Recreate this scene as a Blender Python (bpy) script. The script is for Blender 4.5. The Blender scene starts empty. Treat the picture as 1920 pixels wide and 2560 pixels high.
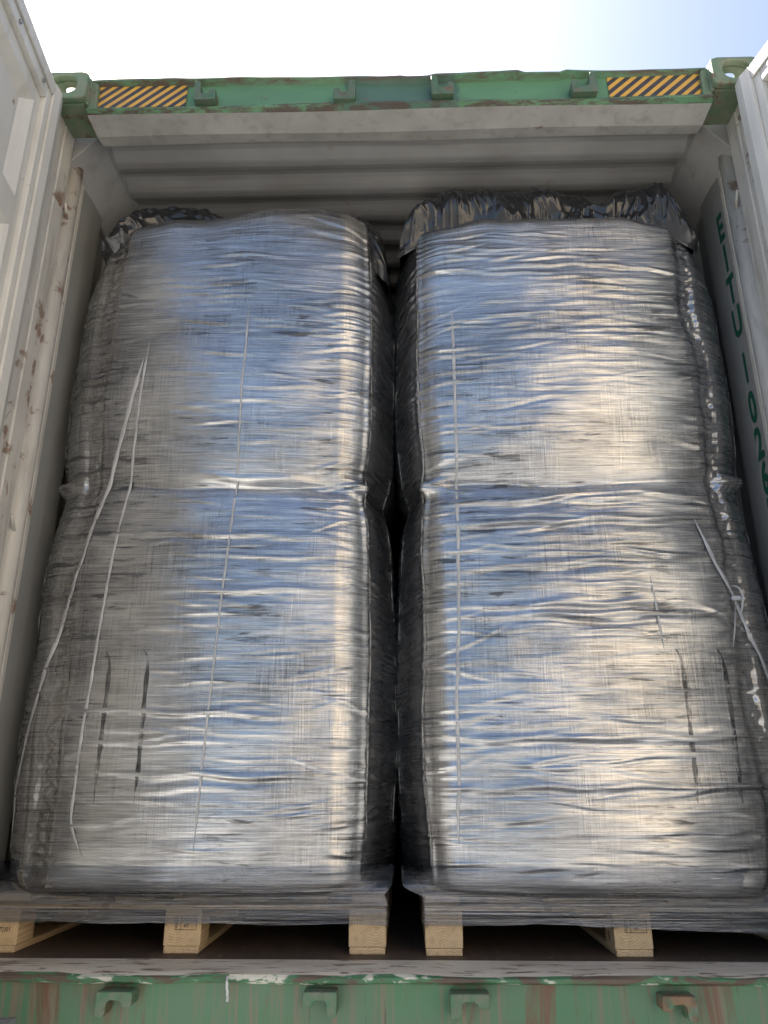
import bpy, bmesh, math, random
import numpy as np
from mathutils import Vector, Matrix

R = math.radians
sc = bpy.context.scene
# ------------------------------------------------------------------ camera
cam = bpy.data.cameras.new('camera')
cam_o = bpy.data.objects.new('camera', cam)
sc.collection.objects.link(cam_o)
cam_o.location = (0.0081, -1.9552, 0.4228)
cam_o.rotation_euler = (R(90) + 0.3424, 0.0, 0.0259)
cam.sensor_fit = 'VERTICAL'
cam.sensor_height = 24.0
cam.lens = 24.0 * 1922.68 / 2560.0
cam.clip_start = 0.02
cam.clip_end = 3000
sc.camera = cam_o
# ------------------------------------------------------------------ light
SUN_AZ, SUN_EL = 38.0, 54.0            # azimuth to the left of +Y, elevation
w = bpy.data.worlds.new('World')
sc.world = w
w.use_nodes = True
nt = w.node_tree
for n in list(nt.nodes):
    nt.nodes.remove(n)
wo = nt.nodes.new('ShaderNodeOutputWorld')
bg = nt.nodes.new('ShaderNodeBackground')
sky = nt.nodes.new('ShaderNodeTexSky')
sky.sky_type = 'NISHITA'
sky.sun_disc = False
sky.sun_elevation = R(SUN_EL)
sky.sun_rotation = R(-SUN_AZ)
sky.altitude = 0
sky.air_density = 1.0
sky.dust_density = 2.6
sky.ozone_density = 1.0
bg.inputs['Strength'].default_value = 0.078
nt.links.new(sky.outputs[0], bg.inputs[0])
nt.links.new(bg.outputs[0], wo.inputs[0])
sun = bpy.data.lights.new('sun', 'SUN')
sun.energy = 5.0
sun.angle = R(0.53)
sun.color = (1.0, 0.94, 0.84)
sun_o = bpy.data.objects.new('sun', sun)
sc.collection.objects.link(sun_o)
ts = Vector((-math.sin(R(SUN_AZ)) * math.cos(R(SUN_EL)), math.cos(R(SUN_AZ)) * math.cos(R(SUN_EL)), math.sin(R(SUN_EL))))
sun_o.rotation_euler = ts.to_track_quat('Z', 'Y').to_euler()
sun_o.location = ts * 30
sc.view_settings.view_transform = 'Standard'
sc.view_settings.look = 'None'
sc.view_settings.gamma = 1
sc.view_settings.exposure = 1.80
sc.cycles.max_bounces = 8
sc.cycles.transparent_max_bounces = 12
sc.cycles.caustics_reflective = False
sc.cycles.caustics_refractive = False

# ------------------------------------------------------------------ material helpers
class NT:
    def __init__(s, name):
        s.m = bpy.data.materials.new(name)
        s.m.use_nodes = True
        s.t = s.m.node_tree
        for n in list(s.t.nodes):
            s.t.nodes.remove(n)
        s.out = s.n('ShaderNodeOutputMaterial')
        s.p = s.n('ShaderNodeBsdfPrincipled')
        s.l(s.p.outputs[0], s.out.inputs[0])
    def n(s, typ, **kw):
        x = s.t.nodes.new(typ)
        for k, v in kw.items():
            setattr(x, k, v)
        return x
    def l(s, a, b):
        s.t.links.new(a, b)
    def set(s, sock, v):
        if hasattr(v, 'is_output') or isinstance(v, bpy.types.NodeSocket):
            s.l(v, sock)
        else:
            sock.default_value = v
    def coord(s, kind='Object', scale=(1, 1, 1), rot=(0, 0, 0), loc=(0, 0, 0)):
        tc = s.n('ShaderNodeTexCoord')
        mp = s.n('ShaderNodeMapping')
        mp.inputs['Scale'].default_value = scale
        mp.inputs['Rotation'].default_value = rot
        mp.inputs['Location'].default_value = loc
        s.l(tc.outputs[kind], mp.inputs[0])
        return mp.outputs[0]
    def noise(s, co, scale=1.0, detail=4, rough=0.55, dist=0.0):
        x = s.n('ShaderNodeTexNoise')
        x.inputs['Scale'].default_value = scale
        x.inputs['Detail'].default_value = detail
        x.inputs['Roughness'].default_value = rough
        x.inputs['Distortion'].default_value = dist
        s.l(co, x.inputs['Vector'])
        return x.outputs[0]
    def ramp(s, v, a, b, lo=0.0, hi=1.0):
        x = s.n('ShaderNodeMapRange')
        x.inputs['From Min'].default_value = a
        x.inputs['From Max'].default_value = b
        x.inputs['To Min'].default_value = lo
        x.inputs['To Max'].default_value = hi
        s.l(v, x.inputs['Value'])
        return x.outputs[0]
    def math(s, op, a, b=0.0, c=None):
        x = s.n('ShaderNodeMath', operation=op)
        s.set(x.inputs[0], a)
        s.set(x.inputs[1], b)
        if c is not None:
            s.set(x.inputs[2], c)
        return x.outputs[0]
    def mix(s, f, a, b):
        x = s.n('ShaderNodeMix', data_type='RGBA')
        s.set(x.inputs[0], f)
        s.set(x.inputs[6], (*a, 1) if isinstance(a, tuple) and len(a) == 3 else a)
        s.set(x.inputs[7], (*b, 1) if isinstance(b, tuple) and len(b) == 3 else b)
        return x.outputs[2]
    def bump(s, h, strength=0.3, dist=0.01, normal=None):
        x = s.n('ShaderNodeBump')
        x.inputs['Strength'].default_value = strength
        x.inputs['Distance'].default_value = dist
        s.l(h, x.inputs['Height'])
        if normal is not None:
            s.l(normal, x.inputs['Normal'])
        return x.outputs[0]
    def fin(s, color=None, rough=None, normal=None, metal=None, spec=None, **kw):
        if color is not None:
            s.set(s.p.inputs['Base Color'], (*color, 1) if isinstance(color, tuple) and len(color) == 3 else color)
        if rough is not None:
            s.set(s.p.inputs['Roughness'], rough)
        if normal is not None:
            s.l(normal, s.p.inputs['Normal'])
        if metal is not None:
            s.set(s.p.inputs['Metallic'], metal)
        for k, v in kw.items():
            s.set(s.p.inputs[k], v)
        return s.m

def paint(name, base, alt, rust=0.35, dirt=0.4, streak=(14, 14, 1.2), rough=0.5, chips=0.63, patch=3.0, rustcol=(0.13, 0.06, 0.035)):
    """old painted steel: tone patches, vertical dirty runs, chips and rust, slight dents"""
    t = NT(name)
    co = t.coord()
    big = t.ramp(t.noise(co, patch, 3), 0.35, 0.65)
    col = t.mix(big, base, alt)
    st = t.noise(t.coord(scale=streak), 1.0, 5, 0.6, 0.3)
    dm = t.math('MULTIPLY', t.ramp(st, 0.5, 0.72), dirt)
    col = t.mix(dm, col, tuple(0.5 * c + 0.5 * d for c, d in zip(base, (0.10, 0.075, 0.055))))
    rn = t.noise(co, 9, 8, 0.65, 0.4)
    rm = t.ramp(rn, chips, chips + 0.05)
    rm2 = t.math('MULTIPLY', rm, rust)
    rc = t.mix(t.ramp(t.noise(co, 40, 4), 0.4, 0.6), rustcol, (0.22, 0.10, 0.05))
    col = t.mix(rm2, col, rc)
    rg = t.math('MULTIPLY_ADD', t.noise(co, 25, 4), 0.25, rough - 0.12)
    h = t.math('MULTIPLY_ADD', rm, -0.3, t.math('MULTIPLY', t.noise(co, 5, 6), 1.0))
    nb = t.bump(h, 0.25, 0.006)
    return t.fin(col, rg, nb)

M = {}
M['white'] = paint('interior_white_paint', (0.68, 0.67, 0.63), (0.60, 0.60, 0.57), rust=0.8, dirt=0.35, chips=0.66)
M['post'] = paint('post_white_paint', (0.60, 0.58, 0.53), (0.50, 0.48, 0.44), rust=0.85, dirt=0.85, chips=0.575, streak=(26, 26, 4.0), rustcol=(0.20, 0.14, 0.10))
M['door'] = paint('door_white_paint', (0.68, 0.67, 0.62), (0.60, 0.585, 0.54), rust=0.8, dirt=0.45, chips=0.655, rustcol=(0.22, 0.12, 0.07))
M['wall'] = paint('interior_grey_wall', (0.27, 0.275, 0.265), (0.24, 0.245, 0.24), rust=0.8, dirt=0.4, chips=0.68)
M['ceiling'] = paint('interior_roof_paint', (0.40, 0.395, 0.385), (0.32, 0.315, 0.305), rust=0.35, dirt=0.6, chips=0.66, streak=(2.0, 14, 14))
M['lintel'] = paint('grimy_white_lintel', (0.56, 0.55, 0.52), (0.45, 0.44, 0.415), rust=0.8, dirt=0.7, chips=0.64, streak=(22, 22, 3), patch=5)
M['green'] = paint('green_paint', (0.085, 0.21, 0.115), (0.075, 0.175, 0.12), rust=0.8, dirt=0.3, chips=0.64)
M['casting'] = paint('weathered_green_casting', (0.13, 0.21, 0.125), (0.21, 0.23, 0.16), rust=0.85, dirt=0.5, chips=0.57, patch=22, rustcol=(0.10, 0.06, 0.04))
M['keeper'] = paint('green_keeper_paint', (0.055, 0.15, 0.08), (0.13, 0.15, 0.11), rust=0.75, dirt=0.9, chips=0.58, patch=45, streak=(70, 70, 25), rustcol=(0.09, 0.05, 0.035))

def mat_header():
    """sun-faded green beam with a darker touched-up area in the middle"""
    t = NT('faded_green_header')
    co = t.coord()
    tc = t.n('ShaderNodeTexCoord'); sp = t.n('ShaderNodeSeparateXYZ'); t.l(tc.outputs['Object'], sp.inputs[0])
    wob = t.math('MULTIPLY_ADD', t.noise(co, 14, 4), 0.06, sp.outputs[0])
    col = t.mix(t.ramp(t.noise(t.coord(scale=(3, 3, 9)), 1.0, 4), 0.35, 0.65), (0.125, 0.275, 0.145), (0.10, 0.225, 0.122))
    inside = t.math('MULTIPLY', t.ramp(wob, -0.155, -0.145), t.ramp(wob, 0.245, 0.235))
    col = t.mix(t.math('MULTIPLY', inside, 0.85), col, t.mix(t.noise(co, 20, 5), (0.055, 0.13, 0.105), (0.10, 0.17, 0.13)))
    gr = t.noise(t.coord(scale=(12, 12, 60)), 1.0, 6, 0.7, 0.4)
    low = t.ramp(sp.outputs[2], 2.628, 2.602)
    col = t.mix(t.math('MULTIPLY', t.ramp(gr, 0.44, 0.56), low), col, (0.085, 0.065, 0.05))
    high = t.ramp(sp.outputs[2], 2.716, 2.728)
    col = t.mix(t.math('MULTIPLY', t.ramp(gr, 0.40, 0.6), high), col, (0.10, 0.07, 0.05))
    ch = t.noise(co, 22, 6, 0.65)
    col = t.mix(t.ramp(ch, 0.66, 0.69, 0, 0.85), col, (0.16, 0.10, 0.075))
    sc2 = t.noise(t.coord(scale=(90, 20, 8), rot=(0, 0.5, 0)), 1.0, 3)
    col = t.mix(t.ramp(sc2, 0.70, 0.74, 0, 0.5), col, (0.30, 0.38, 0.32))
    return t.fin(col, 0.45, t.bump(t.noise(co, 9, 6), 0.3, 0.006))
M['header'] = mat_header()

def mat_sill():
    t = NT('green_sill_paint')
    co = t.coord()
    col = t.mix(t.ramp(t.noise(co, 6, 4), 0.35, 0.65), (0.06, 0.17, 0.085), (0.085, 0.16, 0.10))
    # grey-brown water runs
    st = t.noise(t.coord(scale=(38, 10, 1.3)), 1.0, 4, 0.6, 0.6)
    col = t.mix(t.ramp(st, 0.52, 0.64, 0, 0.9), col, (0.17, 0.14, 0.10))
    st2 = t.noise(t.coord(scale=(7, 7, 1.0), loc=(3.3, 0, 0)), 1.0, 6, 0.7, 0.8)
    col = t.mix(t.ramp(st2, 0.56, 0.64, 0, 0.9), col, (0.13, 0.065, 0.04))
    fine = t.noise(t.coord(scale=(120, 30, 6)), 1.0, 3)
    col = t.mix(t.ramp(fine, 0.66, 0.72, 0, 0.6), col, (0.06, 0.035, 0.025))
    return t.fin(col, 0.5, t.bump(t.noise(co, 14, 6), 0.25, 0.006))
M['sill'] = mat_sill()

def mat_plate():
    t = NT('scuffed_white_sill_plate')
    co = t.coord(scale=(1, 3, 3))
    col = t.mix(t.ramp(t.noise(co, 5, 5), 0.35, 0.65), (0.86, 0.78, 0.65), (0.74, 0.64, 0.51))
    n1 = t.noise(t.coord(scale=(9, 38, 38)), 1.0, 6, 0.65, 0.5)
    col = t.mix(t.ramp(n1, 0.565, 0.62, 0, 0.9), col, (0.12, 0.065, 0.04))
    n2 = t.noise(t.coord(scale=(30, 14, 14), rot=(0, 0, 0.6)), 1.0, 5, 0.7, 0.2)
    col = t.mix(t.ramp(n2, 0.62, 0.70, 0, 0.5), col, (0.17, 0.11, 0.08))
    n3 = t.noise(t.coord(scale=(3, 3, 3), loc=(7, 1, 0)), 1.0, 4)
    col = t.mix(t.ramp(n3, 0.48, 0.70, 0, 0.40), col, (0.38, 0.27, 0.19))
    return t.fin(col, 0.55, t.bump(n1, 0.35, 0.004))
M['plate'] = mat_plate()

def mat_lip():
    t = NT('worn_green_lip')
    n1 = t.noise(t.coord(scale=(10, 30, 30)), 1.0, 6, 0.65, 0.5)
    col = t.mix(t.ramp(n1, 0.42, 0.50), (0.10, 0.07, 0.05), (0.055, 0.16, 0.075))
    col = t.mix(t.ramp(n1, 0.55, 0.59), col, (0.52, 0.51, 0.45))
    return t.fin(col, 0.5, t.bump(n1, 0.4, 0.004))
M['lip'] = mat_lip()

def mat_floor():
    t = NT('dark_plywood_floor')
    g = t.noise(t.coord(scale=(50, 3, 3)), 1.0, 5, 0.6, 0.4)
    col = t.mix(g, (0.055, 0.036, 0.026), (0.13, 0.09, 0.065))
    s = t.noise(t.coord(scale=(30, 30, 30)), 1.0, 5)
    col = t.mix(t.ramp(s, 0.66, 0.70, 0, 0.7), col, (0.32, 0.28, 0.24))
    return t.fin(col, 0.65, t.bump(g, 0.3, 0.003))
M['floor'] = mat_floor()

def mat_wood():
    t = NT('pine_wood')
    tc = t.n('ShaderNodeTexCoord')
    oi = t.n('ShaderNodeObjectInfo')
    rv = t.n('ShaderNodeVectorMath', operation='MULTIPLY_ADD')
    cmb = t.n('ShaderNodeCombineXYZ')
    t.l(t.math('MULTIPLY_ADD', oi.outputs['Random'], 0.10, -0.05), cmb.inputs[0])
    t.l(t.math('MULTIPLY_ADD', t.math('FRACT', t.math('MULTIPLY', oi.outputs['Random'], 7.3)), 0.10, -0.03), cmb.inputs[2])
    t.l(tc.outputs['Object'], rv.inputs[0])
    rv.inputs[1].default_value = (1, 0.05, 1)
    t.l(cmb.outputs[0], rv.inputs[2])
    wv = t.n('ShaderNodeTexWave', wave_type='RINGS', rings_direction='Y')
    wv.inputs['Scale'].default_value = 48
    wv.inputs['Distortion'].default_value = 2.2
    wv.inputs['Detail'].default_value = 3
    wv.inputs['Detail Scale'].default_value = 1.2
    t.l(rv.outputs[0], wv.inputs[0])
    col = t.mix(t.ramp(wv.outputs[1], 0.2, 0.95), (0.86, 0.66, 0.41), (0.74, 0.53, 0.30))
    kn = t.n('ShaderNodeTexVoronoi')
    kn.inputs['Scale'].default_value = 13
    t.l(t.coord(loc=(0.3, 0.1, 0.7)), kn.inputs['Vector'])
    col = t.mix(t.ramp(kn.outputs[0], 0.20, 0.14, 0, 0.7), col, (0.20, 0.10, 0.06))
    gr = t.noise(t.coord(scale=(60, 4, 60)), 1.0, 4)
    col = t.mix(t.ramp(gr, 0.45, 0.7, 0, 0.35), col, (0.40, 0.26, 0.13))
    return t.fin(col, 0.65, t.bump(wv.outputs[1], 0.25, 0.002))
M['wood'] = mat_wood()

def mat_film(name):
    """black woven fabric seen through many layers of stretched clear film"""
    t = NT(name)
    uv = lambda sc_, loc=(0, 0, 0), rot=(0, 0, 0): t.coord('UV', scale=sc_, loc=loc, rot=rot)
    # stretched film hairlines (two passes of the wrapping machine, slightly tilted) and the weave below
    l1 = t.noise(uv((3.5, 190, 1), rot=(0, 0, 0.02)), 1.0, 3, 0.6, 0.25)
    l2 = t.noise(uv((5.0, 380, 1), rot=(0, 0, -0.06)), 1.0, 2, 0.5, 0.15)
    l3 = t.noise(uv((1.8, 75, 1), rot=(0, 0, 0.035)), 1.0, 4, 0.6, 0.6)
    wv = t.noise(uv((300, 9, 1), rot=(0, 0, 0.05)), 1.0, 2, 0.5)
    patch = t.ramp(t.noise(uv((5, 3.2, 1)), 1.0, 3, 0.6, 0.7), 0.40, 0.62)
    h = t.math('MULTIPLY_ADD', l2, 0.40, t.math('MULTIPLY', l1, 0.7))
    h = t.math('MULTIPLY_ADD', l3, 0.5, h)
    h = t.math('MULTIPLY_ADD', t.math('MULTIPLY', wv, patch), 0.25, h)
    nb = t.bump(h, 0.5, 0.0028)
    # where the film lies tight on the fabric it is dark, where layers build up it mirrors; dark creases are painted in
    hl = t.noise(uv((4.5, 230, 1), loc=(3, 5, 0), rot=(0, 0, 0.035)), 1.0, 4, 0.7)
    h2 = t.noise(uv((7, 150, 1), loc=(6, 1, 0), rot=(0, 0, -0.05)), 1.0, 4, 0.7)
    hv = t.noise(uv((230, 8, 1), loc=(1, 8, 0), rot=(0, 0, 0.06)), 1.0, 3, 0.6)
    big = t.noise(uv((2.2, 4.5, 1), loc=(4, 4, 0), rot=(0, 0, 0.1)), 1.0, 5, 0.62, 0.6)
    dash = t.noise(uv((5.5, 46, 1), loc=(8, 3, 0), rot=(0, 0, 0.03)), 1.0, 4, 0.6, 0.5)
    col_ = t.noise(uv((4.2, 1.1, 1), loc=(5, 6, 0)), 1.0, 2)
    k = t.math('MULTIPLY_ADD', t.math('SUBTRACT', hl, 0.5), 1.5, 0.67)
    k = t.math('MULTIPLY_ADD', t.math('SUBTRACT', h2, 0.5), 1.1, k)
    k = t.math('MULTIPLY_ADD', t.math('MULTIPLY', t.math('SUBTRACT', hv, 0.5), patch), 1.15, k)
    k = t.math('MULTIPLY_ADD', t.math('SUBTRACT', big, 0.5), 1.3, k)
    crease_dark = t.math('MULTIPLY', t.ramp(dash, 0.55, 0.66), t.ramp(col_, 0.46, 0.60))  # dark dashes paint in the dark reflections of wrinkle creases
    k = t.math('MULTIPLY_ADD', crease_dark, -0.75, k)
    k = t.ramp(k, 0.05, 0.95, 0.06, 0.94)
    # dust and light scattered inside the film
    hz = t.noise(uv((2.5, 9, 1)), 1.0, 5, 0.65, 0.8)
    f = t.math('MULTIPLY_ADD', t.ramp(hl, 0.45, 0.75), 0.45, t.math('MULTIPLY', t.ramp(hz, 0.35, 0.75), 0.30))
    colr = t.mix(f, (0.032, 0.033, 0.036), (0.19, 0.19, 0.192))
    rg = t.ramp(t.noise(uv((5, 30, 1), loc=(9, 2, 0)), 1.0, 5, 0.65), 0.3, 0.7, 0.17, 0.30)
    tg = t.n('ShaderNodeTangent', direction_type='UV_MAP', uv_map='UVMap')
    t.l(tg.outputs[0], t.p.inputs['Tangent'])
    p2 = t.n('ShaderNodeBsdfPrincipled')
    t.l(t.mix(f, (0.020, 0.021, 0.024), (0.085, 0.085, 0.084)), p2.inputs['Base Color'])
    p2.inputs['Roughness'].default_value = 0.32
    p2.inputs['IOR'].default_value = 1.65
    t.l(nb, p2.inputs['Normal'])
    mx = t.n('ShaderNodeMixShader')
    t.l(k, mx.inputs[0]); t.l(p2.outputs[0], mx.inputs[1]); t.l(t.p.outputs[0], mx.inputs[2])
    t.l(mx.outputs[0], t.out.inputs[0])
    return t.fin(colr, rg, nb, IOR=7.5, **{'Anisotropic': 0.88, 'Anisotropic Rotation': 0.25})
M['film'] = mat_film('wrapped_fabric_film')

def mat_cover():
    t = NT('black_plastic_sheet')
    co = t.coord()
    n = t.noise(co, 30, 5, 0.6, 0.8)
    return t.fin((0.020, 0.021, 0.024), t.ramp(t.noise(co, 12, 3), 0.35, 0.65, 0.13, 0.26), t.bump(n, 0.22, 0.005), IOR=1.62)
M['cover'] = mat_cover()

def mat_clear():
    t = NT('clear_stretch_film')
    tr = t.n('ShaderNodeBsdfTransparent')
    tr.inputs[0].default_value = (0.78, 0.80, 0.84, 1)
    mx = t.n('ShaderNodeMixShader')
    l1 = t.noise(t.coord('UV', scale=(2.2, 230, 1), rot=(0, 0, 0.012)), 1.0, 4, 0.6, 0.3)
    big = t.noise(t.coord('UV', scale=(1.5, 40, 1)), 1.0, 3)
    a = t.math('MULTIPLY_ADD', big, 0.5, t.math('MULTIPLY', l1, 0.9))
    f = t.ramp(a, 0.50, 0.82, 0.12, 0.66)
    tcu = t.n('ShaderNodeTexCoord'); spu = t.n('ShaderNodeSeparateXYZ'); t.l(tcu.outputs['UV'], spu.inputs[0])
    f = t.math('MULTIPLY', f, t.ramp(spu.outputs[1], 0.215, 0.165))
    t.l(f, mx.inputs[0])
    t.l(tr.outputs[0], mx.inputs[1])
    t.l(t.p.outputs[0], mx.inputs[2])
    t.l(mx.outputs[0], t.out.inputs[0])
    glint = t.noise(t.coord('UV', scale=(1.8, 300, 1), loc=(4, 2, 0), rot=(0, 0, 0.01)), 1.0, 4, 0.65, 0.3)  # pale streaks painted into the colour as bright reflections on the film
    return t.fin(t.mix(t.ramp(glint, 0.50, 0.66), (0.03, 0.031, 0.036), (0.48, 0.49, 0.52)), 0.24, t.bump(l1, 1.0, 0.005), IOR=4.5)
M['clear'] = mat_clear()

def plain(name, col, rough=0.5, bump=0.0, bs=60, metal=0.0, var=0.25, **kw):
    t = NT(name)
    co = t.coord()
    n = t.noise(co, bs, 5)
    c = t.mix(n, tuple(x * (1 - var) for x in col), tuple(min(1, x * (1 + var)) for x in col))
    return t.fin(c, rough, t.bump(n, bump, 0.003) if bump else None, metal, **kw)
def mat_tape():
    t = NT('pale_rolled_film_tape')
    tr = t.n('ShaderNodeBsdfTransparent'); mx = t.n('ShaderNodeMixShader')
    n = t.noise(t.coord(scale=(30, 30, 9)), 1.0, 4)
    t.l(t.ramp(n, 0.3, 0.7, 0.25, 0.75), mx.inputs[0])
    t.l(tr.outputs[0], mx.inputs[1]); t.l(t.p.outputs[0], mx.inputs[2]); t.l(mx.outputs[0], t.out.inputs[0])
    return t.fin((0.66, 0.665, 0.67), 0.4)
M['tape'] = mat_tape()
M['knot'] = plain('pale_twisted_tape', (0.42, 0.43, 0.44), 0.4, 0.3, 90)
def mat_cord():
    t = NT('worn_white_seam_thread')
    tr = t.n('ShaderNodeBsdfTransparent'); mx = t.n('ShaderNodeMixShader')
    n = t.noise(t.coord(scale=(20, 20, 16)), 1.0, 5, 0.65)
    t.l(t.ramp(n, 0.46, 0.62, 0.05, 0.8), mx.inputs[0])
    t.l(tr.outputs[0], mx.inputs[1]); t.l(t.p.outputs[0], mx.inputs[2]); t.l(mx.outputs[0], t.out.inputs[0])
    return t.fin((0.42, 0.41, 0.39), 0.6)
M['cord'] = mat_cord()
def mat_sleeve():
    t = NT('dark_sleeve_edge')
    tr = t.n('ShaderNodeBsdfTransparent'); mx = t.n('ShaderNodeMixShader')
    n = t.noise(t.coord(scale=(60, 60, 14)), 1.0, 5, 0.65)
    t.l(t.ramp(n, 0.36, 0.70, 0.0, 0.62), mx.inputs[0])
    t.l(tr.outputs[0], mx.inputs[1]); t.l(t.p.outputs[0], mx.inputs[2]); t.l(mx.outputs[0], t.out.inputs[0])
    return t.fin((0.014, 0.014, 0.016), 0.55)
M['sleeve'] = mat_sleeve()
M['rubber'] = plain('black_rubber', (0.02, 0.02, 0.022), 0.6, 0.2)
M['lettergreen'] = plain('green_stencil_paint', (0.010, 0.085, 0.055), 0.5, 0.1)
M['ink'] = plain('brown_black_stamp_ink', (0.035, 0.025, 0.022), 0.8)
M['steel'] = plain('galvanised_steel', (0.30, 0.31, 0.32), 0.45, 0.2, 40, 0.6)
M['tyre'] = plain('tyre_rubber', (0.02, 0.02, 0.02), 0.8, 0.3)

def mat_hazard():
    t = NT('yellow_black_hazard_stripes')
    tc = t.n('ShaderNodeTexCoord')
    sp = t.n('ShaderNodeSeparateXYZ')
    t.l(tc.outputs['Object'], sp.inputs[0])
    d = t.math('SUBTRACT', sp.outputs[0], sp.outputs[2])
    f = t.math('FRACT', t.math('DIVIDE', t.math('ADD', d, 10.008), 0.0411))
    m = t.math('GREATER_THAN', f, 0.47)
    n = t.noise(t.coord(), 18, 6, 0.6)
    y = t.mix(t.ramp(n, 0.4, 0.7), (0.72, 0.40, 0.055), (0.60, 0.34, 0.07))
    k = t.mix(t.ramp(n, 0.4, 0.7), (0.045, 0.042, 0.045), (0.07, 0.065, 0.06))
    col = t.mix(m, y, k)
    sc_ = t.noise(t.coord(scale=(20, 20, 70), rot=(0, 0.5, 0)), 1.0, 6, 0.7)
    col = t.mix(t.ramp(sc_, 0.70, 0.74, 0, 0.7), col, (0.25, 0.20, 0.14))
    return t.fin(col, 0.4)
M['hazard'] = mat_hazard()

def mat_ground():
    t = NT('bounce_apron_concrete')  # pale concrete for the added bounce surface
    co = t.coord()
    col = t.mix(t.ramp(t.noise(co, 0.35, 6, 0.6), 0.35, 0.65), (0.40, 0.40, 0.392), (0.46, 0.46, 0.448))
    col = t.mix(t.ramp(t.noise(co, 6, 6, 0.7), 0.5, 0.7, 0, 0.5), col, (0.22, 0.19, 0.16))
    return t.fin(col, 0.85, t.bump(t.noise(co, 40, 5), 0.3, 0.01))
M['apron'] = mat_ground()
M['ground'] = plain('worn_asphalt_yard', (0.105, 0.105, 0.11), 0.85, 0.3, 8)

def mat_wall():
    t = NT('cream_render_wall')
    co = t.coord()
    col = t.mix(t.ramp(t.noise(co, 0.5, 5), 0.35, 0.65), (0.72, 0.615, 0.475), (0.66, 0.56, 0.43))
    return t.fin(col, 0.85)
M['cream'] = mat_wall()
M['roofmetal'] = plain('grey_roof_sheet', (0.25, 0.26, 0.27), 0.5)

# ------------------------------------------------------------------ mesh helpers
COL = sc.collection
class MB:
    def __init__(s):
        s.v = []; s.f = []; s.mi = []
    def quad(s, a, b, c, d, mi=0):
        k = len(s.v); s.v += [a, b, c, d]; s.f.append((k, k + 1, k + 2, k + 3)); s.mi.append(mi)
    def box(s, x0, x1, y0, y1, z0, z1, mi=0, T=None):
        k = len(s.v)
        P = [(x0, y0, z0), (x1, y0, z0), (x1, y1, z0), (x0, y1, z0), (x0, y0, z1), (x1, y0, z1), (x1, y1, z1), (x0, y1, z1)]
        s.v += [T(*p) if T else p for p in P]
        for f in ((3, 2, 1, 0), (4, 5, 6, 7), (0, 1, 5, 4), (1, 2, 6, 5), (2, 3, 7, 6), (3, 0, 4, 7)):
            s.f.append(tuple(k + i for i in f)); s.mi.append(mi)
    def prism(s, poly, d0, d1, fn, mi=0):
        """closed polygon (list of 2-D points) swept from d0 to d1; fn(p, d) -> xyz"""
        k = len(s.v); n = len(poly)
        s.v += [fn(p, d0) for p in poly] + [fn(p, d1) for p in poly]
        for i in range(n):
            j = (i + 1) % n
            s.f.append((k + i, k + j, k + n + j, k + n + i)); s.mi.append(mi)
        s.f.append(tuple(k + i for i in reversed(range(n)))); s.mi.append(mi)
        s.f.append(tuple(k + n + i for i in range(n))); s.mi.append(mi)
    def cyl(s, p0, p1, r, n=12, mi=0):
        p0 = Vector(p0); p1 = Vector(p1); d = (p1 - p0).normalized()
        u = d.orthogonal().normalized(); vv = d.cross(u); k = len(s.v)
        for p in (p0, p1):
            for i in range(n):
                a = 2 * math.pi * i / n
                s.v.append(tuple(p + u * r * math.cos(a) + vv * r * math.sin(a)))
        for i in range(n):
            j = (i + 1) % n
            s.f.append((k + i, k + j, k + n + j, k + n + i)); s.mi.append(mi)
        s.f.append(tuple(k + i for i in reversed(range(n)))); s.mi.append(mi)
        s.f.append(tuple(k + n + i for i in range(n))); s.mi.append(mi)
    def build(s, name, mats, parent=None, loc=None, bevel=0.0, smooth=False, seg=2, fix=True):
        me = bpy.data.meshes.new(name)
        vs = s.v
        if loc is not None:
            vs = [(a - loc[0], b - loc[1], c - loc[2]) for a, b, c in vs]
        me.from_pydata(vs, [], s.f)
        if not isinstance(mats, (list, tuple)):
            mats = [mats]
        for m in mats:
            me.materials.append(m)
        me.polygons.foreach_set('material_index', s.mi)
        if fix or bevel:
            bm = bmesh.new(); bm.from_mesh(me)
            bmesh.ops.remove_doubles(bm, verts=bm.verts, dist=1e-5)
            bmesh.ops.recalc_face_normals(bm, faces=bm.faces)
            if bevel:
                ed = [e for e in bm.edges if len(e.link_faces) == 2 and e.calc_face_angle(0) > 0.5]
                bmesh.ops.bevel(bm, geom=ed, offset=bevel, segments=seg, affect='EDGES', profile=0.5, clamp_overlap=True)
            bm.to_mesh(me); bm.free()
        if smooth:
            me.polygons.foreach_set('use_smooth', [True] * len(me.polygons))
        o = bpy.data.objects.new(name, me)
        COL.objects.link(o)
        if parent is not None:
            o.parent = parent
        if loc is not None:
            o.location = loc
        return o

def empty(name, loc=(0, 0, 0)):
    o = bpy.data.objects.new(name, None)
    o.empty_display_size = 0.2
    COL.objects.link(o); o.location = loc
    return o
def tag(o, label=None, cat=None, group=None, kind=None):
    if label: o['label'] = label
    if cat: o['category'] = cat
    if group: o['group'] = group
    if kind: o['kind'] = kind
    return o

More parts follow.
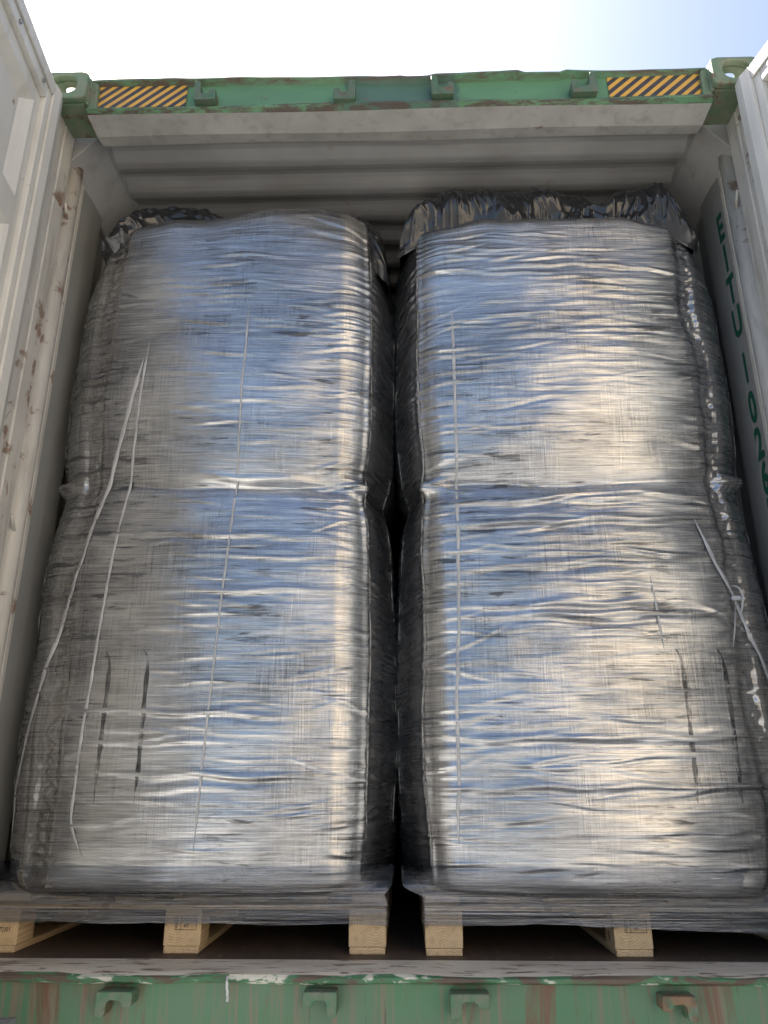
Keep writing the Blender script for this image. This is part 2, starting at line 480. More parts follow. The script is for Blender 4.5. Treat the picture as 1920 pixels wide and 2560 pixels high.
def text_mesh(name, txt, size, mat, parent, fn, bold=0.0, sx=1.0, depth=0.0006, align='CENTER'):
    """lettering as a mesh; fn maps flat (x, y, h) to xyz"""
    cu = bpy.data.curves.new('lettering', 'FONT')
    cu.body = txt; cu.size = size; cu.align_x = align; cu.align_y = 'CENTER'; cu.offset = bold
    tmp = bpy.data.objects.new('lettering', cu)
    COL.objects.link(tmp)
    dg = bpy.context.evaluated_depsgraph_get()
    me = bpy.data.meshes.new_from_object(tmp.evaluated_get(dg))
    bpy.data.objects.remove(tmp)
    bpy.data.curves.remove(cu)
    for v in me.vertices:
        v.co = fn(v.co.x * sx, v.co.y, depth)
    me.name = name
    me.materials.clear(); me.materials.append(mat)
    o = bpy.data.objects.new(name, me)
    COL.objects.link(o); o.parent = parent
    return o

def grid_mesh(name, P, mats, parent, uv=None, closed_u=False, mi=None):
    """P: (rows, cols, 3) numpy array"""
    nr, nc = P.shape[:2]
    me = bpy.data.meshes.new(name)
    idx = np.arange(nr * nc).reshape(nr, nc)
    if closed_u:
        a = idx[:-1, :]; b = np.roll(idx, -1, 1)[:-1, :]; c = np.roll(idx, -1, 1)[1:, :]; d = idx[1:, :]
    else:
        a = idx[:-1, :-1]; b = idx[:-1, 1:]; c = idx[1:, 1:]; d = idx[1:, :-1]
    F = np.stack([a, b, c, d], -1).reshape(-1, 4)
    me.vertices.add(nr * nc)
    me.vertices.foreach_set('co', P.reshape(-1).astype(np.float32))
    me.loops.add(F.size)
    me.loops.foreach_set('vertex_index', F.reshape(-1).astype(np.int32))
    me.polygons.add(len(F))
    me.polygons.foreach_set('loop_start', (np.arange(len(F)) * 4).astype(np.int32))
    me.polygons.foreach_set('use_smooth', np.ones(len(F), bool))
    for m in (mats if isinstance(mats, (list, tuple)) else [mats]):
        me.materials.append(m)
    if uv is not None:
        U = uv.reshape(-1, 2)[F.reshape(-1)]
        if closed_u:                              # no wrap seam across the last column
            U = U.reshape(-1, 4, 2)
            per = uv[:, :, 0].max() - uv[:, :, 0].min() + 0.02
            wrap = (U[:, :, 0].max(1) - U[:, :, 0].min(1)) > per * 0.5
            lo = U[wrap, :, 0]
            U[wrap, :, 0] = np.where(lo < 0, lo + per, lo)
            U = U.reshape(-1, 2)
        l = me.uv_layers.new(name='UVMap')
        l.data.foreach_set('uv', U.reshape(-1).astype(np.float32))
    me.update(calc_edges=True); me.validate()
    o = bpy.data.objects.new(name, me)
    COL.objects.link(o)
    if parent is not None: o.parent = parent
    return o

def vnoise(x, y, seed):
    rs = np.random.RandomState(seed); T = rs.rand(256, 256)
    xi = np.floor(x).astype(int); yi = np.floor(y).astype(int)
    fx = x - xi; fy = y - yi
    fx = fx * fx * fx * (fx * (fx * 6 - 15) + 10); fy = fy * fy * fy * (fy * (fy * 6 - 15) + 10)
    g = lambda a, b: T[a & 255, b & 255]
    return ((g(xi, yi) * (1 - fx) + g(xi + 1, yi) * fx) * (1 - fy) + (g(xi, yi + 1) * (1 - fx) + g(xi + 1, yi + 1) * fx) * fy) * 2 - 1
def fbm(x, y, seed, oct=3, gain=0.5):
    s = 0; a = 1.0
    for i in range(oct):
        s = s + a * vnoise(x * 2 ** i + 17.3 * i, y * 2 ** i + 5.1 * i, seed + i); a *= gain
    return s
def sm(x, a, b):
    t = np.clip((x - a) / (b - a), 0, 1); return t * t * (3 - 2 * t)

# ================================================================== SETTING
GZ = -1.55
g = MB()
g.quad((-900, -900, GZ), (900, -900, GZ), (900, 900, GZ), (-900, 900, GZ))
tag(g.build('ground', M['ground']), kind='structure')
g = MB()
g.box(-6.5, 6.5, -5.2, 16.0, GZ - 0.05, GZ + 0.004)  # unseen bright apron, added to bounce light up under the header
tag(g.build('bounce_apron', M['apron']), kind='structure')

# ================================================================== CONTAINER
con = empty('shipping_container')
tag(con, 'weathered green shipping container with white inside, rear doors open, packed with wrapped bags', 'shipping container')
L = 12.1
def corr(y0, y1, pitch, depth, x_in, s, phase=0.0):
    """trapezoid corrugation: list of (x, y), x_in = innermost plane"""
    pts = []; y = y0 + phase
    pts.append((x_in, y0))
    f, b = 0.36 * pitch, 0.14 * pitch
    while y + pitch < y1:
        pts += [(x_in, y + f), (x_in + s * depth, y + f + b), (x_in + s * depth, y + 2 * f + b), (x_in, y + pitch)]
        y += pitch
    pts.append((x_in, y1))
    return pts
def sheet(name, pts, mk_in, mk_out, fn, d0, d1, th, off, parent):
    """pts: 2-D polyline; makes a two-sided sheet, slot 0 inside, slot 1 outside"""
    m = MB()
    for (a, b) in zip(pts[:-1], pts[1:]):
        m.quad(fn(a, d0), fn(b, d0), fn(b, d1), fn(a, d1), 0)
        a2 = (a[0] + off[0] * th, a[1] + off[1] * th); b2 = (b[0] + off[0] * th, b[1] + off[1] * th)
        m.quad(fn(a2, d0), fn(b2, d0), fn(b2, d1), fn(a2, d1), 1)
    return m.build(name, [mk_in, mk_out], parent, fix=False, smooth=False)
for s in (-1, 1):
    pts = corr(0.40, L - 0.1, 0.275, 0.036, s * 1.176, s)
    pts = [(s * 1.186, 0.322), (s * 1.180, 0.335)] + pts
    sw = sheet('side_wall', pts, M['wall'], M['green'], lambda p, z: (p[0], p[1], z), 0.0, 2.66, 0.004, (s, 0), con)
    if s > 0:
        wall_right = sw
m = MB()
# roof: gentle die-pressed corrugations running across the container
ys = []
yy = 0.205
pts = [(0.13, 2.66)]
k = 0
y = 0.20
prof = [(0.0, 0.0), (0.022, 0.001), (0.045, 0.008), (0.065, 0.017), (0.085, 0.021), (0.105, 0.017), (0.125, 0.008), (0.145, 0.001), (0.155, 0.0)]
while y < L - 0.3:
    for (dy, dz) in prof[:-1]:
        pts.append((y + dy, 2.672 + dz))
    y += 0.155
pts.append((L - 0.1, 2.672))
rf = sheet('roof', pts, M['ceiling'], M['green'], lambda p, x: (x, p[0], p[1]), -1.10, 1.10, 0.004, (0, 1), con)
# flat margins of the roof beside the corrugations, and the sloped top rails
for s in (-1, 1):
    m = MB()
    poly = [(s * 1.190, 2.53), (s * 1.172, 2.55), (s * 1.085, 2.655), (s * 1.075, 2.71), (s * 1.219, 2.715), (s * 1.219, 2.53)]
    m.prism(poly, 0.2, L - 0.1, lambda p, d: (p[0], d, p[1]))
    m.build('top_rail', [M['ceiling']], con, bevel=0.004)
m = MB(); m.box(-1.19, 1.19, 0.275, L - 0.1, -0.03, 0.0); m.build('floor', M['floor'], con)
m = MB(); m.box(-1.21, 1.21, L - 0.1, L, -0.12, 2.70); m.build('end_wall', M['white'], con)
m = MB()
for s in (-1, 1):
    m = MB(); m.box(s * 1.195, s * 1.219, 0.28, L, -0.14, 0.03) if s > 0 else m.box(-1.219, -1.195, 0.28, L, -0.14, 0.03)
    m.build('bottom_rail', M['green'], con)

# --- header (door beam) : channel seen from below, green face and white underside
def warp(x):                     # dented upper edge
    return 0.006 * fbm(np.array([x * 4.0]), np.array([0.3]), 5)[0]
hd = MB()
nx = 90
xs = np.linspace(-1.06, 1.06, nx)
pr = [(0.19, 2.66), (0.19, 2.60), (0.135, 2.585), (0.045, 2.587), (0.028, 2.597), (0.030, 2.606), (0.052, 2.613), (0.060, 2.72), (0.040, 2.732), (0.042, 2.741), (0.19, 2.741)]
cols = [0, 0, 0, 2, 1, 1, 1, 1, 1, 1]
for i in range(nx - 1):
    for j in range(len(pr) - 1):
        q = []
        for (ii, jj) in ((i, j), (i + 1, j), (i + 1, j + 1), (i, j + 1)):
            x = xs[ii]; yv, zv = pr[jj]
            if jj >= 7:
                zv += warp(x) + (-0.010 if 0.44 < x < 0.56 else 0) + (-0.006 if 0.02 < x < 0.12 else 0)
            yv += 0.003 * math.sin(x * 5 + jj)
            q.append((float(x), yv, zv))
        hd.quad(*q, mi=cols[j])
header = hd.build('door_header', [M['lintel'], M['header'], M['header']], con)
# repainted darker patch on the header face is part of its paint; hazard stickers
for (x0, x1) in ((-1.052, -0.728), (0.722, 1.036)):
    m = MB()
    m.prism([(0.0, 2.625), (0.0, 2.727), (0.004, 2.727), (0.004, 2.625)], x0, x1,
            lambda p, x: (x, 0.0478 + p[0] + (p[1] - 2.613) * 0.0748 - 0.0012, p[1]))
    o = m.build('hazard_sticker', M['hazard'], header)

def keeper(x0, x1, z0, z1, tall, y0, name_parent, up=True, ang=0.0):
    """cam keeper: base saddle with two prongs, one longer"""
    m = MB(); wd = x1 - x0; h = z1 - z0; f = 1 if up else -1
    zb = z0 if up else z1
    def T(x, y, z):
        return (x0 + x * wd, y0 - y, zb + f * z * h)
    a, b = (1.0, 0.60) if tall < 0 else (0.60, 1.0)
    # curved seat between the prongs, modelled as a stepped U profile
    prof = [(0.02, 0.0), (0.98, 0.0), (1.0, 0.12), (1.0, b * 0.92), (0.95, b), (0.76, b), (0.71, b * 0.85), (0.69, 0.42), (0.62, 0.34),
            (0.38, 0.34), (0.31, 0.42), (0.29, a * 0.85), (0.24, a), (0.05, a), (0.0, a * 0.92), (0.0, 0.12)]
    m.prism(prof, -0.006, 0.042, lambda p, d: T(p[0], d, p[1]))
    return m.build('cam_keeper', M['keeper'], name_parent, bevel=0.0035)
for (x0, x1, z0, z1, tl) in ((-0.690, -0.616, 2.612, 2.695, -1), (-0.214, -0.140, 2.602, 2.686, 1), (0.117, 0.193, 2.615, 2.703, -1), (0.588, 0.675, 2.610, 2.700, 1)):
    keeper(x0, x1, z0, z1, tl, 0.052, header)

# --- sill
m = MB()
xs = np.linspace(-1.19, 1.19, 120)
pr = [(0.272, -0.03), (0.270, 0.006), (0.17, 0.014), (0.11, 0.018), (0.07, 0.019), (0.052, 0.017), (0.045, 0.012), (0.043, 0.004), (0.050, -0.001), (0.060, -0.003), (0.063, -0.16)]
cols = [0, 0, 0, 0, 0, 2, 2, 2, 1, 1]
for i in range(len(xs) - 1):
    for j in range(len(pr) - 1):
        q = []
        for ii, jj in ((i, j), (i + 1, j), (i + 1, j + 1), (i, j + 1)):
            x = float(xs[ii]); yv, zv = pr[jj]
            if 2 <= jj <= 8:
                zv += 0.0025 * float(fbm(np.array([x * 7.0]), np.array([jj * 0.4]), 8)[0])
                yv += 0.004 * float(fbm(np.array([x * 3.0]), np.array([jj * 0.3]), 9)[0])
            q.append((x, yv, zv))
        m.quad(*q, mi=cols[j])
sill = m.build('door_sill', [M['plate'], M['sill'], M['lip']], con)
for (x0, x1, z0, z1, tl) in ((-0.690, -0.608, -0.062, -0.012, -1), (-0.224, -0.148, -0.060, -0.010, 1), (0.104, 0.192, -0.062, -0.012, -1), (0.570, 0.646, -0.064, -0.014, 1)):
    keeper(x0, x1, z0, z1, tl, 0.058, sill, up=False)

# --- corner posts (inner profile with rounded lashing column)
for s in (-1, 1):
    prof = [(1.219, 0.0), (1.176, 0.0), (1.170, 0.006), (1.168, 0.108), (1.1715, 0.112), (1.1715, 0.116), (1.167, 0.120), (1.167, 0.185), (1.173, 0.192),
            (1.192, 0.20), (1.194, 0.225)]
    for i in range(11):
        a = math.pi * (0.05 + 0.9 * i / 10)
        prof.append((1.192 - 0.032 * math.sin(a), 0.262 - 0.034 * math.cos(a)))
    prof += [(1.19, 0.305), (1.178, 0.313), (1.178, 0.33), (1.219, 0.33)]
    prof = [(s * a, b) for a, b in prof]
    m = MB(); m.prism(prof, -0.02, 2.668, lambda p, z: (p[0], p[1], z))
    po = m.build('corner_post', [M['post'], M['green']], con, smooth=False)
    for p in po.data.polygons:                  # outer front strip keeps the green outside paint
        c = p.center
        if abs(c.x) > 1.21 or c.y < 0.002: p.material_index = 1
        if abs(p.normal.z) < 0.5 and 0.225 < c.y < 0.30: p.use_smooth = True
    for z in (2.33, 1.17):
        m = MB()
        m.cyl((s * 1.166, 0.19, z + 0.02), (s * 1.176, 0.245, z - 0.02), 0.0055, 8)
        m.build('lashing_bar', M['post'], po, smooth=True)

# --- corner castings with oval holes
def casting(s):
    """hollow ISO casting: front, inner, bottom and top walls with oval hole through the front and the outer side"""
    bm = bmesh.new()
    W, D, H = 0.162, 0.178, 0.118
    x0 = s * 1.219; zt = 2.74
    def wall(o, ux, uy, un, w_, h_, th, hole, n=28):
        # rectangular plate with an optional oval hole
        ring = []
        for i in range(n):
            a = 2 * math.pi * (i + 0.5) / n
            c, d = math.cos(a), math.sin(a)
            k = 1 / max(abs(c) / (w_ / 2), abs(d) / (h_ / 2))
            ring.append((c * k, d * k))
        corners = [(-w_/2, -h_/2), (w_/2, -h_/2), (w_/2, h_/2), (-w_/2, h_/2)]
        P = lambda p, t: o + ux * p[0] + uy * p[1] + un * t
        if not hole:
            vs = [[bm.verts.new(P(c, t)) for c in corners] for t in (0, th)]
            bm.faces.new(vs[0]); bm.faces.new(vs[1][::-1])
            for i in range(4):
                bm.faces.new((vs[0][i], vs[0][(i + 1) % 4], vs[1][(i + 1) % 4], vs[1][i]))
            return
        hw, hh, hz = hole
        inn = []
        for i in range(n):
            a = 2 * math.pi * (i + 0.5) / n
            c, d = math.cos(a), math.sin(a)
            e = (abs(c) ** 2.6 + abs(d) ** 2.6) ** (-1 / 2.6)
            inn.append((hw * c * e, hz + hh * d * e))
        A = [[bm.verts.new(P(p, t)) for p in ring] for t in (0, th)]
        B = [[bm.verts.new(P(p, t)) for p in inn] for t in (0, th)]
        for i in range(n):
            j = (i + 1) % n
            for t in (0, 1):
                bm.faces.new((A[t][i], A[t][j], B[t][j], B[t][i]))
            bm.faces.new((B[0][i], B[0][j], B[1][j], B[1][i]))
            bm.faces.new((A[0][i], A[0][j], A[1][j], A[1][i]))
    X, Y, Z = Vector((s, 0, 0)), Vector((0, 1, 0)), Vector((0, 0, 1))
    cxm = s * (1.219 - W / 2); cz = zt - H / 2
    th = 0.026
    wall(Vector((cxm, 0, cz)), X, Z, Y, W, H, th, (0.045, 0.038, 0.004))
    wall(Vector((cxm - s * W / 2, D / 2 + th / 2, cz)), Y, Z, X, D - th, H, 0.012, None)
    wall(Vector((cxm + s * W / 2, D / 2 + th / 2, cz)), Y, Z, -X, D - th, H, 0.012, (0.045, 0.036, 0.0))
    wall(Vector((cxm, D / 2 + th / 2, zt - H)), X, Y, Z, W - 0.026, D - th - 0.002, 0.02, None)
    wall(Vector((cxm, D / 2 + th / 2, zt)), X, Y, -Z, W - 0.026, D - th - 0.002, 0.02, (0.030, 0.05, 0.0))
    bmesh.ops.recalc_face_normals(bm, faces=bm.faces)
    me = bpy.data.meshes.new('corner_casting'); bm.to_mesh(me); bm.free()
    me.materials.append(M['casting'])
    o = bpy.data.objects.new('corner_casting', me); COL.objects.link(o); o.parent = con
    bv = o.modifiers.new('bevel', 'BEVEL'); bv.width = 0.006; bv.segments = 2; bv.limit_method = 'ANGLE'; bv.angle_limit = R(50)
    # web that joins the casting to the header
    m = MB()
    poly = [(1.060, 2.61), (1.060, 2.732), (1.035, 2.72), (1.030, 2.61)]
    m.prism([(s * a, b) for a, b in poly], 0.035, 0.17, lambda p, d: (p[0], d, p[1]))
    w_ = m.build('casting_web', M['casting'], o, bevel=0.003)
    return o
casting(-1); casting(1)

# --- doors
def door(s, origin, ang, name='door'):
    """s=-1 left, 1 right. ang: opening beyond 90 degrees (outwards positive)"""
    a_ = R(ang)
    U = Vector((s * math.sin(a_), -math.cos(a_), 0)); Nn = Vector((-s * math.cos(a_), -math.sin(a_), 0)); O = Vector(origin)
    T = lambda a, b, z: tuple(O + U * a + Nn * b + Vector((0, 0, z)))
    W, z0, z1 = 1.155, 0.01, 2.600
    m = MB()
    # backing skin (outside, green)
    m.box(0.0, W, -0.062, -0.050, z0, z1, mi=1, T=T)
    # frame members
    m.box(0.0, 0.075, -0.0502, 0.0, z0, z1, T=T)
    m.box(W - 0.085, W, -0.0502, 0.0, z0, z1, T=T)
    m.box(0.0752, W - 0.0852, -0.0502, 0.0, z1 - 0.095, z1, T=T)
    m.box(0.0752, W - 0.0852, -0.0502, 0.0, z0, z0 + 0.11, T=T)
    fr = m.build(name, [M['door'], M['green']], con, bevel=0.004)
    # pressed panel: horizontal recesses with sloping ends
    m = MB()
    zz = z0 + 0.112; zt = z1 - 0.0972; n = 5; ph = (zt - zz) / n
    ax0, ax1 = 0.077, W - 0.087
    bs, bd = -0.018, -0.046
    for i in range(n):
        za = zz + i * ph; zb = za + ph
        A = [(ax0, za), (ax1, za), (ax1, zb), (ax0, zb)]
        B = [(ax0 + 0.035, za + 0.05), (ax1 - 0.035, za + 0.05), (ax1 - 0.035, zb - 0.05), (ax0 + 0.035, zb - 0.05)]
        C = [(ax0 + 0.075, za + 0.085), (ax1 - 0.075, za + 0.085), (ax1 - 0.075, zb - 0.085), (ax0 + 0.075, zb - 0.085)]
        for j in range(4):
            k2 = (j + 1) % 4
            m.quad(T(A[j][0], bs, A[j][1]), T(A[k2][0], bs, A[k2][1]), T(B[k2][0], bs, B[k2][1]), T(B[j][0], bs, B[j][1]))
            m.quad(T(B[j][0], bs, B[j][1]), T(B[k2][0], bs, B[k2][1]), T(C[k2][0], bd, C[k2][1]), T(C[j][0], bd, C[j][1]))
        m.quad(*[T(p[0], bd, p[1]) for p in C])
    m.build('door_panel', M['door'], fr)
    # painted-over rubber seal with its retaining strip and rivets
    m = MB()
    def lip(p0, p1, q0, q1, bb=0.0):
        m.prism([(p0, 0.0015), (p0, 0.010), ((p0 + p1) / 2, 0.016), (p1, 0.006), (p1, 0.0015)], q0, q1, lambda p, d: T(p[0], p[1], d))
    lip(0.045, -0.03, z0, z1 - 0.002)
    m.prism([(z1 - 0.05, 0.0015), (z1 - 0.05, 0.008), (z1 - 0.02, 0.012), (z1, 0.006), (z1, 0.0015)], 0.047, W - 0.04, lambda p, d: T(d, p[1], p[0]))
    lip(W - 0.04, W + 0.012, z0, z1 - 0.002)
    m.build('door_gasket', M['door'], fr)
    for k in range(5):
        m = MB()
        a = 0.12 + 0.2 * k
        m.cyl(T(a, 0.0, z1 - 0.072), T(a, 0.007, z1 - 0.072), 0.007, 10)
        m.build('gasket_rivet', M['steel'], fr)
    return fr
door(-1, (-1.132, -0.03, 0.0), -6.0)
door(1, (1.128, -0.035, 0.0), 13.0)
# black rubber strips in the hinge gap beside each post
for s in (-1, 1):
    m = MB()
    m.prism([(s * 1.150, -0.022), (s * 1.176, -0.022), (s * 1.176, -0.002), (s * 1.150, -0.002)], 0.0, 2.59, lambda p, z: (p[0], p[1], z))
    m.build('hinge_seal', M['rubber'], con, bevel=0.003)

# --- container number stencilled down the right wall
PW = 1.1768
for ch, z in (('E', 2.335), ('I', 2.203), ('T', 2.070), ('U', 1.937), ('1', 1.755), ('0', 1.607), ('2', 1.474), ('6', 1.352), ('5', 1.228)):
    o = text_mesh('stencil_letter', ch, 0.152, M['lettergreen'], wall_right,
              lambda x, y, h, z=z: Vector((PW - 0.0012, 0.372 - x, z + y)), bold=0.0055, sx=0.60)

# ================================================================== PALLETS
def make_pallet(loc):
    root = empty('wooden_pallet', loc)
    W = 1.1; b = 0.1
    for xc in (-W / 2 + b / 2, 0, W / 2 - b / 2):
        m = MB(); m.box(-b / 2 + 0.002, b / 2 - 0.002, -W / 2, W / 2, -0.0085, 0.0085)
        o = m.build('bottom_board', M['wood'], root, bevel=0.003); o.location = (xc, W / 2, 0.0085)
    for xc in (-W / 2 + b / 2, 0, W / 2 - b / 2):
        for yc in (0.052, W / 2, W - 0.052):
            m = MB(); m.box(-b / 2, b / 2, -0.05, 0.05, -0.044, 0.044)
            o = m.build('block', M['wood'], root, bevel=0.002); o.location = (xc, yc, 0.0175 + 0.044)
    for yc in (0.052, W / 2, W - 0.052):
        m = MB(); m.box(-W / 2, W / 2, -0.048, 0.048, -0.006, 0.006)
        o = m.build('stringer_board', M['wood'], root, bevel=0.002); o.location = (0, yc + 0.002, 0.1058 + 0.006)
    for i in range(7):
        m = MB(); m.box(-0.048, 0.048, -W / 2, W / 2, -0.0085, 0.0085)
        o = m.build('deck_board', M['wood'], root, bevel=0.002); o.location = (-W / 2 + 0.05 + i * (W - 0.1) / 6, W / 2 + 0.06, 0.1186 + 0.0088)
    return root
PYL, PYR = 0.366, 0.352
pl = make_pallet((-0.597, PYL, 0.0))
tag(pl, 'pale pine pallet under the left wrapped bag, numbers stamped on its outer block', 'pallet', 'wooden pallets on the container floor')
def copy_tree(o, parent=None):
    c = o.copy(); COL.objects.link(c); c.parent = parent
    for ch in list(o.children):
        copy_tree(ch, c)
    return c
pr_ = copy_tree(pl)
pr_.location = (0.608, PYR, 0.0)
tag(pr_, 'pale pine pallet under the right wrapped bag, knotty stamped block in the middle', 'pallet', 'wooden pallets on the container floor')
def front_block(root, xc):
    return [o for o in root.children if o.name.startswith('block') and abs(o.location.x - xc) < 0.01 and o.location.y < 0.1][0]
def stamp(block, lines, size, dx, dz, frame=None):
    T = lambda x, y, h: Vector((dx + x, -0.0505 - h, dz + y))
    for k, (t_, ox, oy, sz) in enumerate(lines):
        text_mesh('stamp_text', t_, sz, M['ink'], block, lambda x, y, h, ox=ox, oy=oy: Vector((dx + ox + x, -0.0507, dz + oy + y)), sx=0.8, bold=0.0002)
    if frame:
        w_, h_ = frame; m = MB(); e = 0.0012
        for (a0, a1, b0, b1) in ((-w_/2, w_/2, h_/2 - e, h_/2), (-w_/2, w_/2, -h_/2, -h_/2 + e), (-w_/2, -w_/2 + e, -h_/2 + e, h_/2 - e), (w_/2 - e, w_/2, -h_/2 + e, h_/2 - e), (-w_/2 + 0.015, -w_/2 + 0.015 + e, -h_/2 + e, h_/2 - e)):
            m.box(dx + a0, dx + a1, -0.0508, -0.0503, dz + b0, dz + b1)
        for q in range(6):                       # the small treatment emblem, a cluster of bars
            m.box(dx - w_/2 + 0.003, dx - w_/2 + 0.003 + 0.003 + 0.0012 * (q % 3), -0.0508, -0.0503, dz - h_/2 + 0.004 + q * 0.0042, dz - h_/2 + 0.0062 + q * 0.0042)
        m.build('stamp_frame', M['ink'], block)
stamp(front_block(pl, 0.0), [('CN-35204', 0.008, 0.007, 0.0135), ('HT', 0.002, -0.007, 0.0135)], 0.013, 0.008, 0.012, (0.058, 0.034))
stamp(front_block(pr_, 0.0), [('CN-35204', 0.008, 0.007, 0.0135), ('HT', 0.002, -0.007, 0.0135)], 0.013, 0.008, 0.012, (0.058, 0.034))
stamp(front_block(pl, -0.5), [('0072301', 0.0, 0.0, 0.0155)], 0.0155, 0.008, -0.006)

# ================================================================== WRAPPED BAGS
ZB, ZC, ZT = 0.1375, 1.325, 2.405
def make_bag(name, cx, yf, hx, seed, topfn, rl, rr, spec):
    """two bulk bags one on the other, wrapped together. rl/rr: radius of the front left/right corner"""
    rs = np.random.RandomState(seed)
    root = empty(name, (cx, yf + 0.55, ZB))
    hy = 0.55; cyb = yf + hy
    # ---- perimeter: left side, corner, front, corner, right side, back
    P = []; N = []
    def seg(p0, p1, n, nrm):
        for t in np.linspace(0, 1, n, endpoint=False):
            P.append((p0[0] + (p1[0] - p0[0]) * t, p0[1] + (p1[1] - p0[1]) * t)); N.append(nrm)
    def arc(c, r, a0, a1, n):
        for t in np.linspace(0, 1, n, endpoint=False):
            a = a0 + (a1 - a0) * t
            P.append((c[0] + r * math.cos(a), c[1] + r * math.sin(a))); N.append((math.cos(a), math.sin(a)))
    rb = 0.12
    seg((-hx, hy - rb), (-hx, -0.05), 22, (-1, 0)); seg((-hx, -0.05), (-hx, -hy + rl), 60, (-1, 0))
    arc((-hx + rl, -hy + rl), rl, math.pi, 1.5 * math.pi, 34)
    seg((-hx + rl, -hy), (hx - rr, -hy), 230, (0, -1))
    arc((hx - rr, -hy + rr), rr, 1.5 * math.pi, 2 * math.pi, 34)
    seg((hx, -hy + rr), (hx, -0.05), 60, (1, 0)); seg((hx, -0.05), (hx, hy - rb), 22, (1, 0))
    arc((hx - rb, hy - rb), rb, 0, 0.5 * math.pi, 8)
    seg((hx - rb, hy), (-hx + rb, hy), 24, (0, 1))
    arc((-hx + rb, hy - rb), rb, 0.5 * math.pi, math.pi, 8)
    P = np.array(P); N = np.array(N)
    d = np.hypot(*(np.roll(P, -1, 0) - P).T)
    a = np.concatenate([[0], np.cumsum(d)[:-1]])
    fi = np.argmin(np.abs(P[:, 0]) + 10 * np.abs(P[:, 1] + hy))
    a = a - a[fi]
    acl = -(hx - rl) - rl * math.pi / 4; acr = (hx - rr) + rr * math.pi / 4      # corner arc positions
    # ---- rows
    zs = []; ins = []
    for t in np.linspace(0, 1, 10, endpoint=False):
        zs.append(ZB + 0.001); ins.append(0.40 * (1 - t) + 0.045 * t)
    r = 0.045
    for t in np.linspace(0, math.pi / 2, 12, endpoint=False):
        zs.append(ZB + r * (1 - math.cos(t))); ins.append(r * (1 - math.sin(t)))
    for z in np.linspace(ZB + r, ZT - 0.075, 480, endpoint=False):
        zs.append(z); ins.append(0.0)
    r = 0.075
    for t in np.linspace(0, math.pi / 2, 30, endpoint=False):
        zs.append(ZT - r + r * math.sin(t)); ins.append(r * (1 - math.cos(t)))
    for t in np.linspace(0, 1, 16):
        zs.append(ZT + 0.004 * t); ins.append(r + 0.40 * t)
    zs = np.array(zs); ins = np.array(ins)
    nr, nc = len(zs), len(P)
    A = np.broadcast_to(a[None, :], (nr, nc)); Z = np.broadcast_to(zs[:, None], (nr, nc))
    side = ((zs > ZB + 0.02) & (zs < ZT - 0.005)).astype(float)[:, None]
    # ---- broad shape
    f = A / hx                                               # -1..1 across the front
    front = np.exp(-np.clip(np.abs(f) - 0.97, 0, 9) ** 2 / 0.02)
    D = spec['bulge'] * np.clip(1 - f * f, 0, 1) * front
    D = D + spec['yaw'] * A * front * np.clip(1 - np.abs(f) ** 8, 0, 1)
    sidef = 1 - np.clip(1 - (np.abs(f) - 1.0) / 0.25, 0, 1)
    sidef = sidef * (np.abs(f) < 2.4)
    D = D + np.where(f * spec['outer'] > 0, 0.014, 0.050) * sm(np.abs(f), 1.05, 1.5) * (np.abs(f) < 2.6)
    D = D - np.where(f * spec['outer'] > 0, 0.095, 0.0) * sm(np.abs(f), 0.72, 1.05) * (np.abs(f) < 2.6) * sm(Z, 1.92, ZT + 0.02) ** 2
    zl = (Z - ZB) / (ZC - ZB); zu = (Z - ZC) / (ZT - ZC)
    pil = np.where(Z < ZC, 1 - np.abs(2 * zl - 1) ** 2.5, 1 - np.abs(2 * zu - 1) ** 2.5)
    D = D + spec['pillow'] * np.clip(pil, 0, 1) + spec['lean'] * (Z - ZC) * front
    # crease between the two bags, with puckered corners
    cz = ZC + 0.012 * fbm(A * 2.0, A * 0, seed + 3) + spec['crtilt'] * A
    cr = np.exp(-np.abs(Z - cz) / 0.022) * 0.75 + np.exp(-((Z - cz) / 0.09) ** 2) * 0.25
    cfade = 0.55 + 0.45 * sm(A, *spec['crease_side'])
    D = D - 0.032 * cr * cfade
    for ac, k in ((acl, spec['ears'][0]), (acr, spec['ears'][1])):
        near = np.exp(-((A - ac) / 0.05) ** 2)
        D = D + near * np.exp(-((Z - cz) / 0.022) ** 2) * (0.030 * cfade + k)
        # seam ridge with its scalloped edge
        sc_ = 0.5 + 0.5 * fbm(Z * 9, Z * 0 + ac * 10, seed + 21, 3)
        rk = 0.25 if ac * spec['outer'] > 0 else 0.7
        D = D + rk * (0.005 + 0.006 * sc_) * np.exp(-((A - ac) / 0.010) ** 2) * side
    # shallow dark gutter between the front panel and the outer side panel, puckered
    for (a0, dep, wd) in spec['gutter']:
        wob = a0 + 0.012 * fbm(Z * 3.0, Z * 0, seed + 31, 3)
        D = D - dep * np.exp(-((A - wob) / wd) ** 4) * side
        D = D + 0.0028 * fbm(A * 14, Z * 34, seed + 33, 3) * np.exp(-((A - wob) / (wd * 1.5)) ** 2) * side
        # glinting zig-zag fold
        zz = wob + 0.35 * wd + 0.012 * fbm(Z * 55, Z * 0, seed + 35, 3, 0.7)
        D = D + 0.0065 * np.exp(-((A - zz) / 0.005) ** 2) * side
    # ---- soft lumps and tension waves
    D = D + 0.006 * fbm(A * 2.2, Z * 3.6, seed + 1, 3) * side
    D = D + 0.0009 * fbm(A * 2.0 + 0.4 * vnoise(A * 3, Z * 6, seed + 8), Z * 17, seed + 5, 3, 0.55) * side
    D = D + 0.0006 * fbm(A * 4.0, Z * 48, seed + 6, 3, 0.6) * side
    # ---- individual pulled wrinkles
    rowidx = np.arange(nr); H = np.zeros((nr, nc))
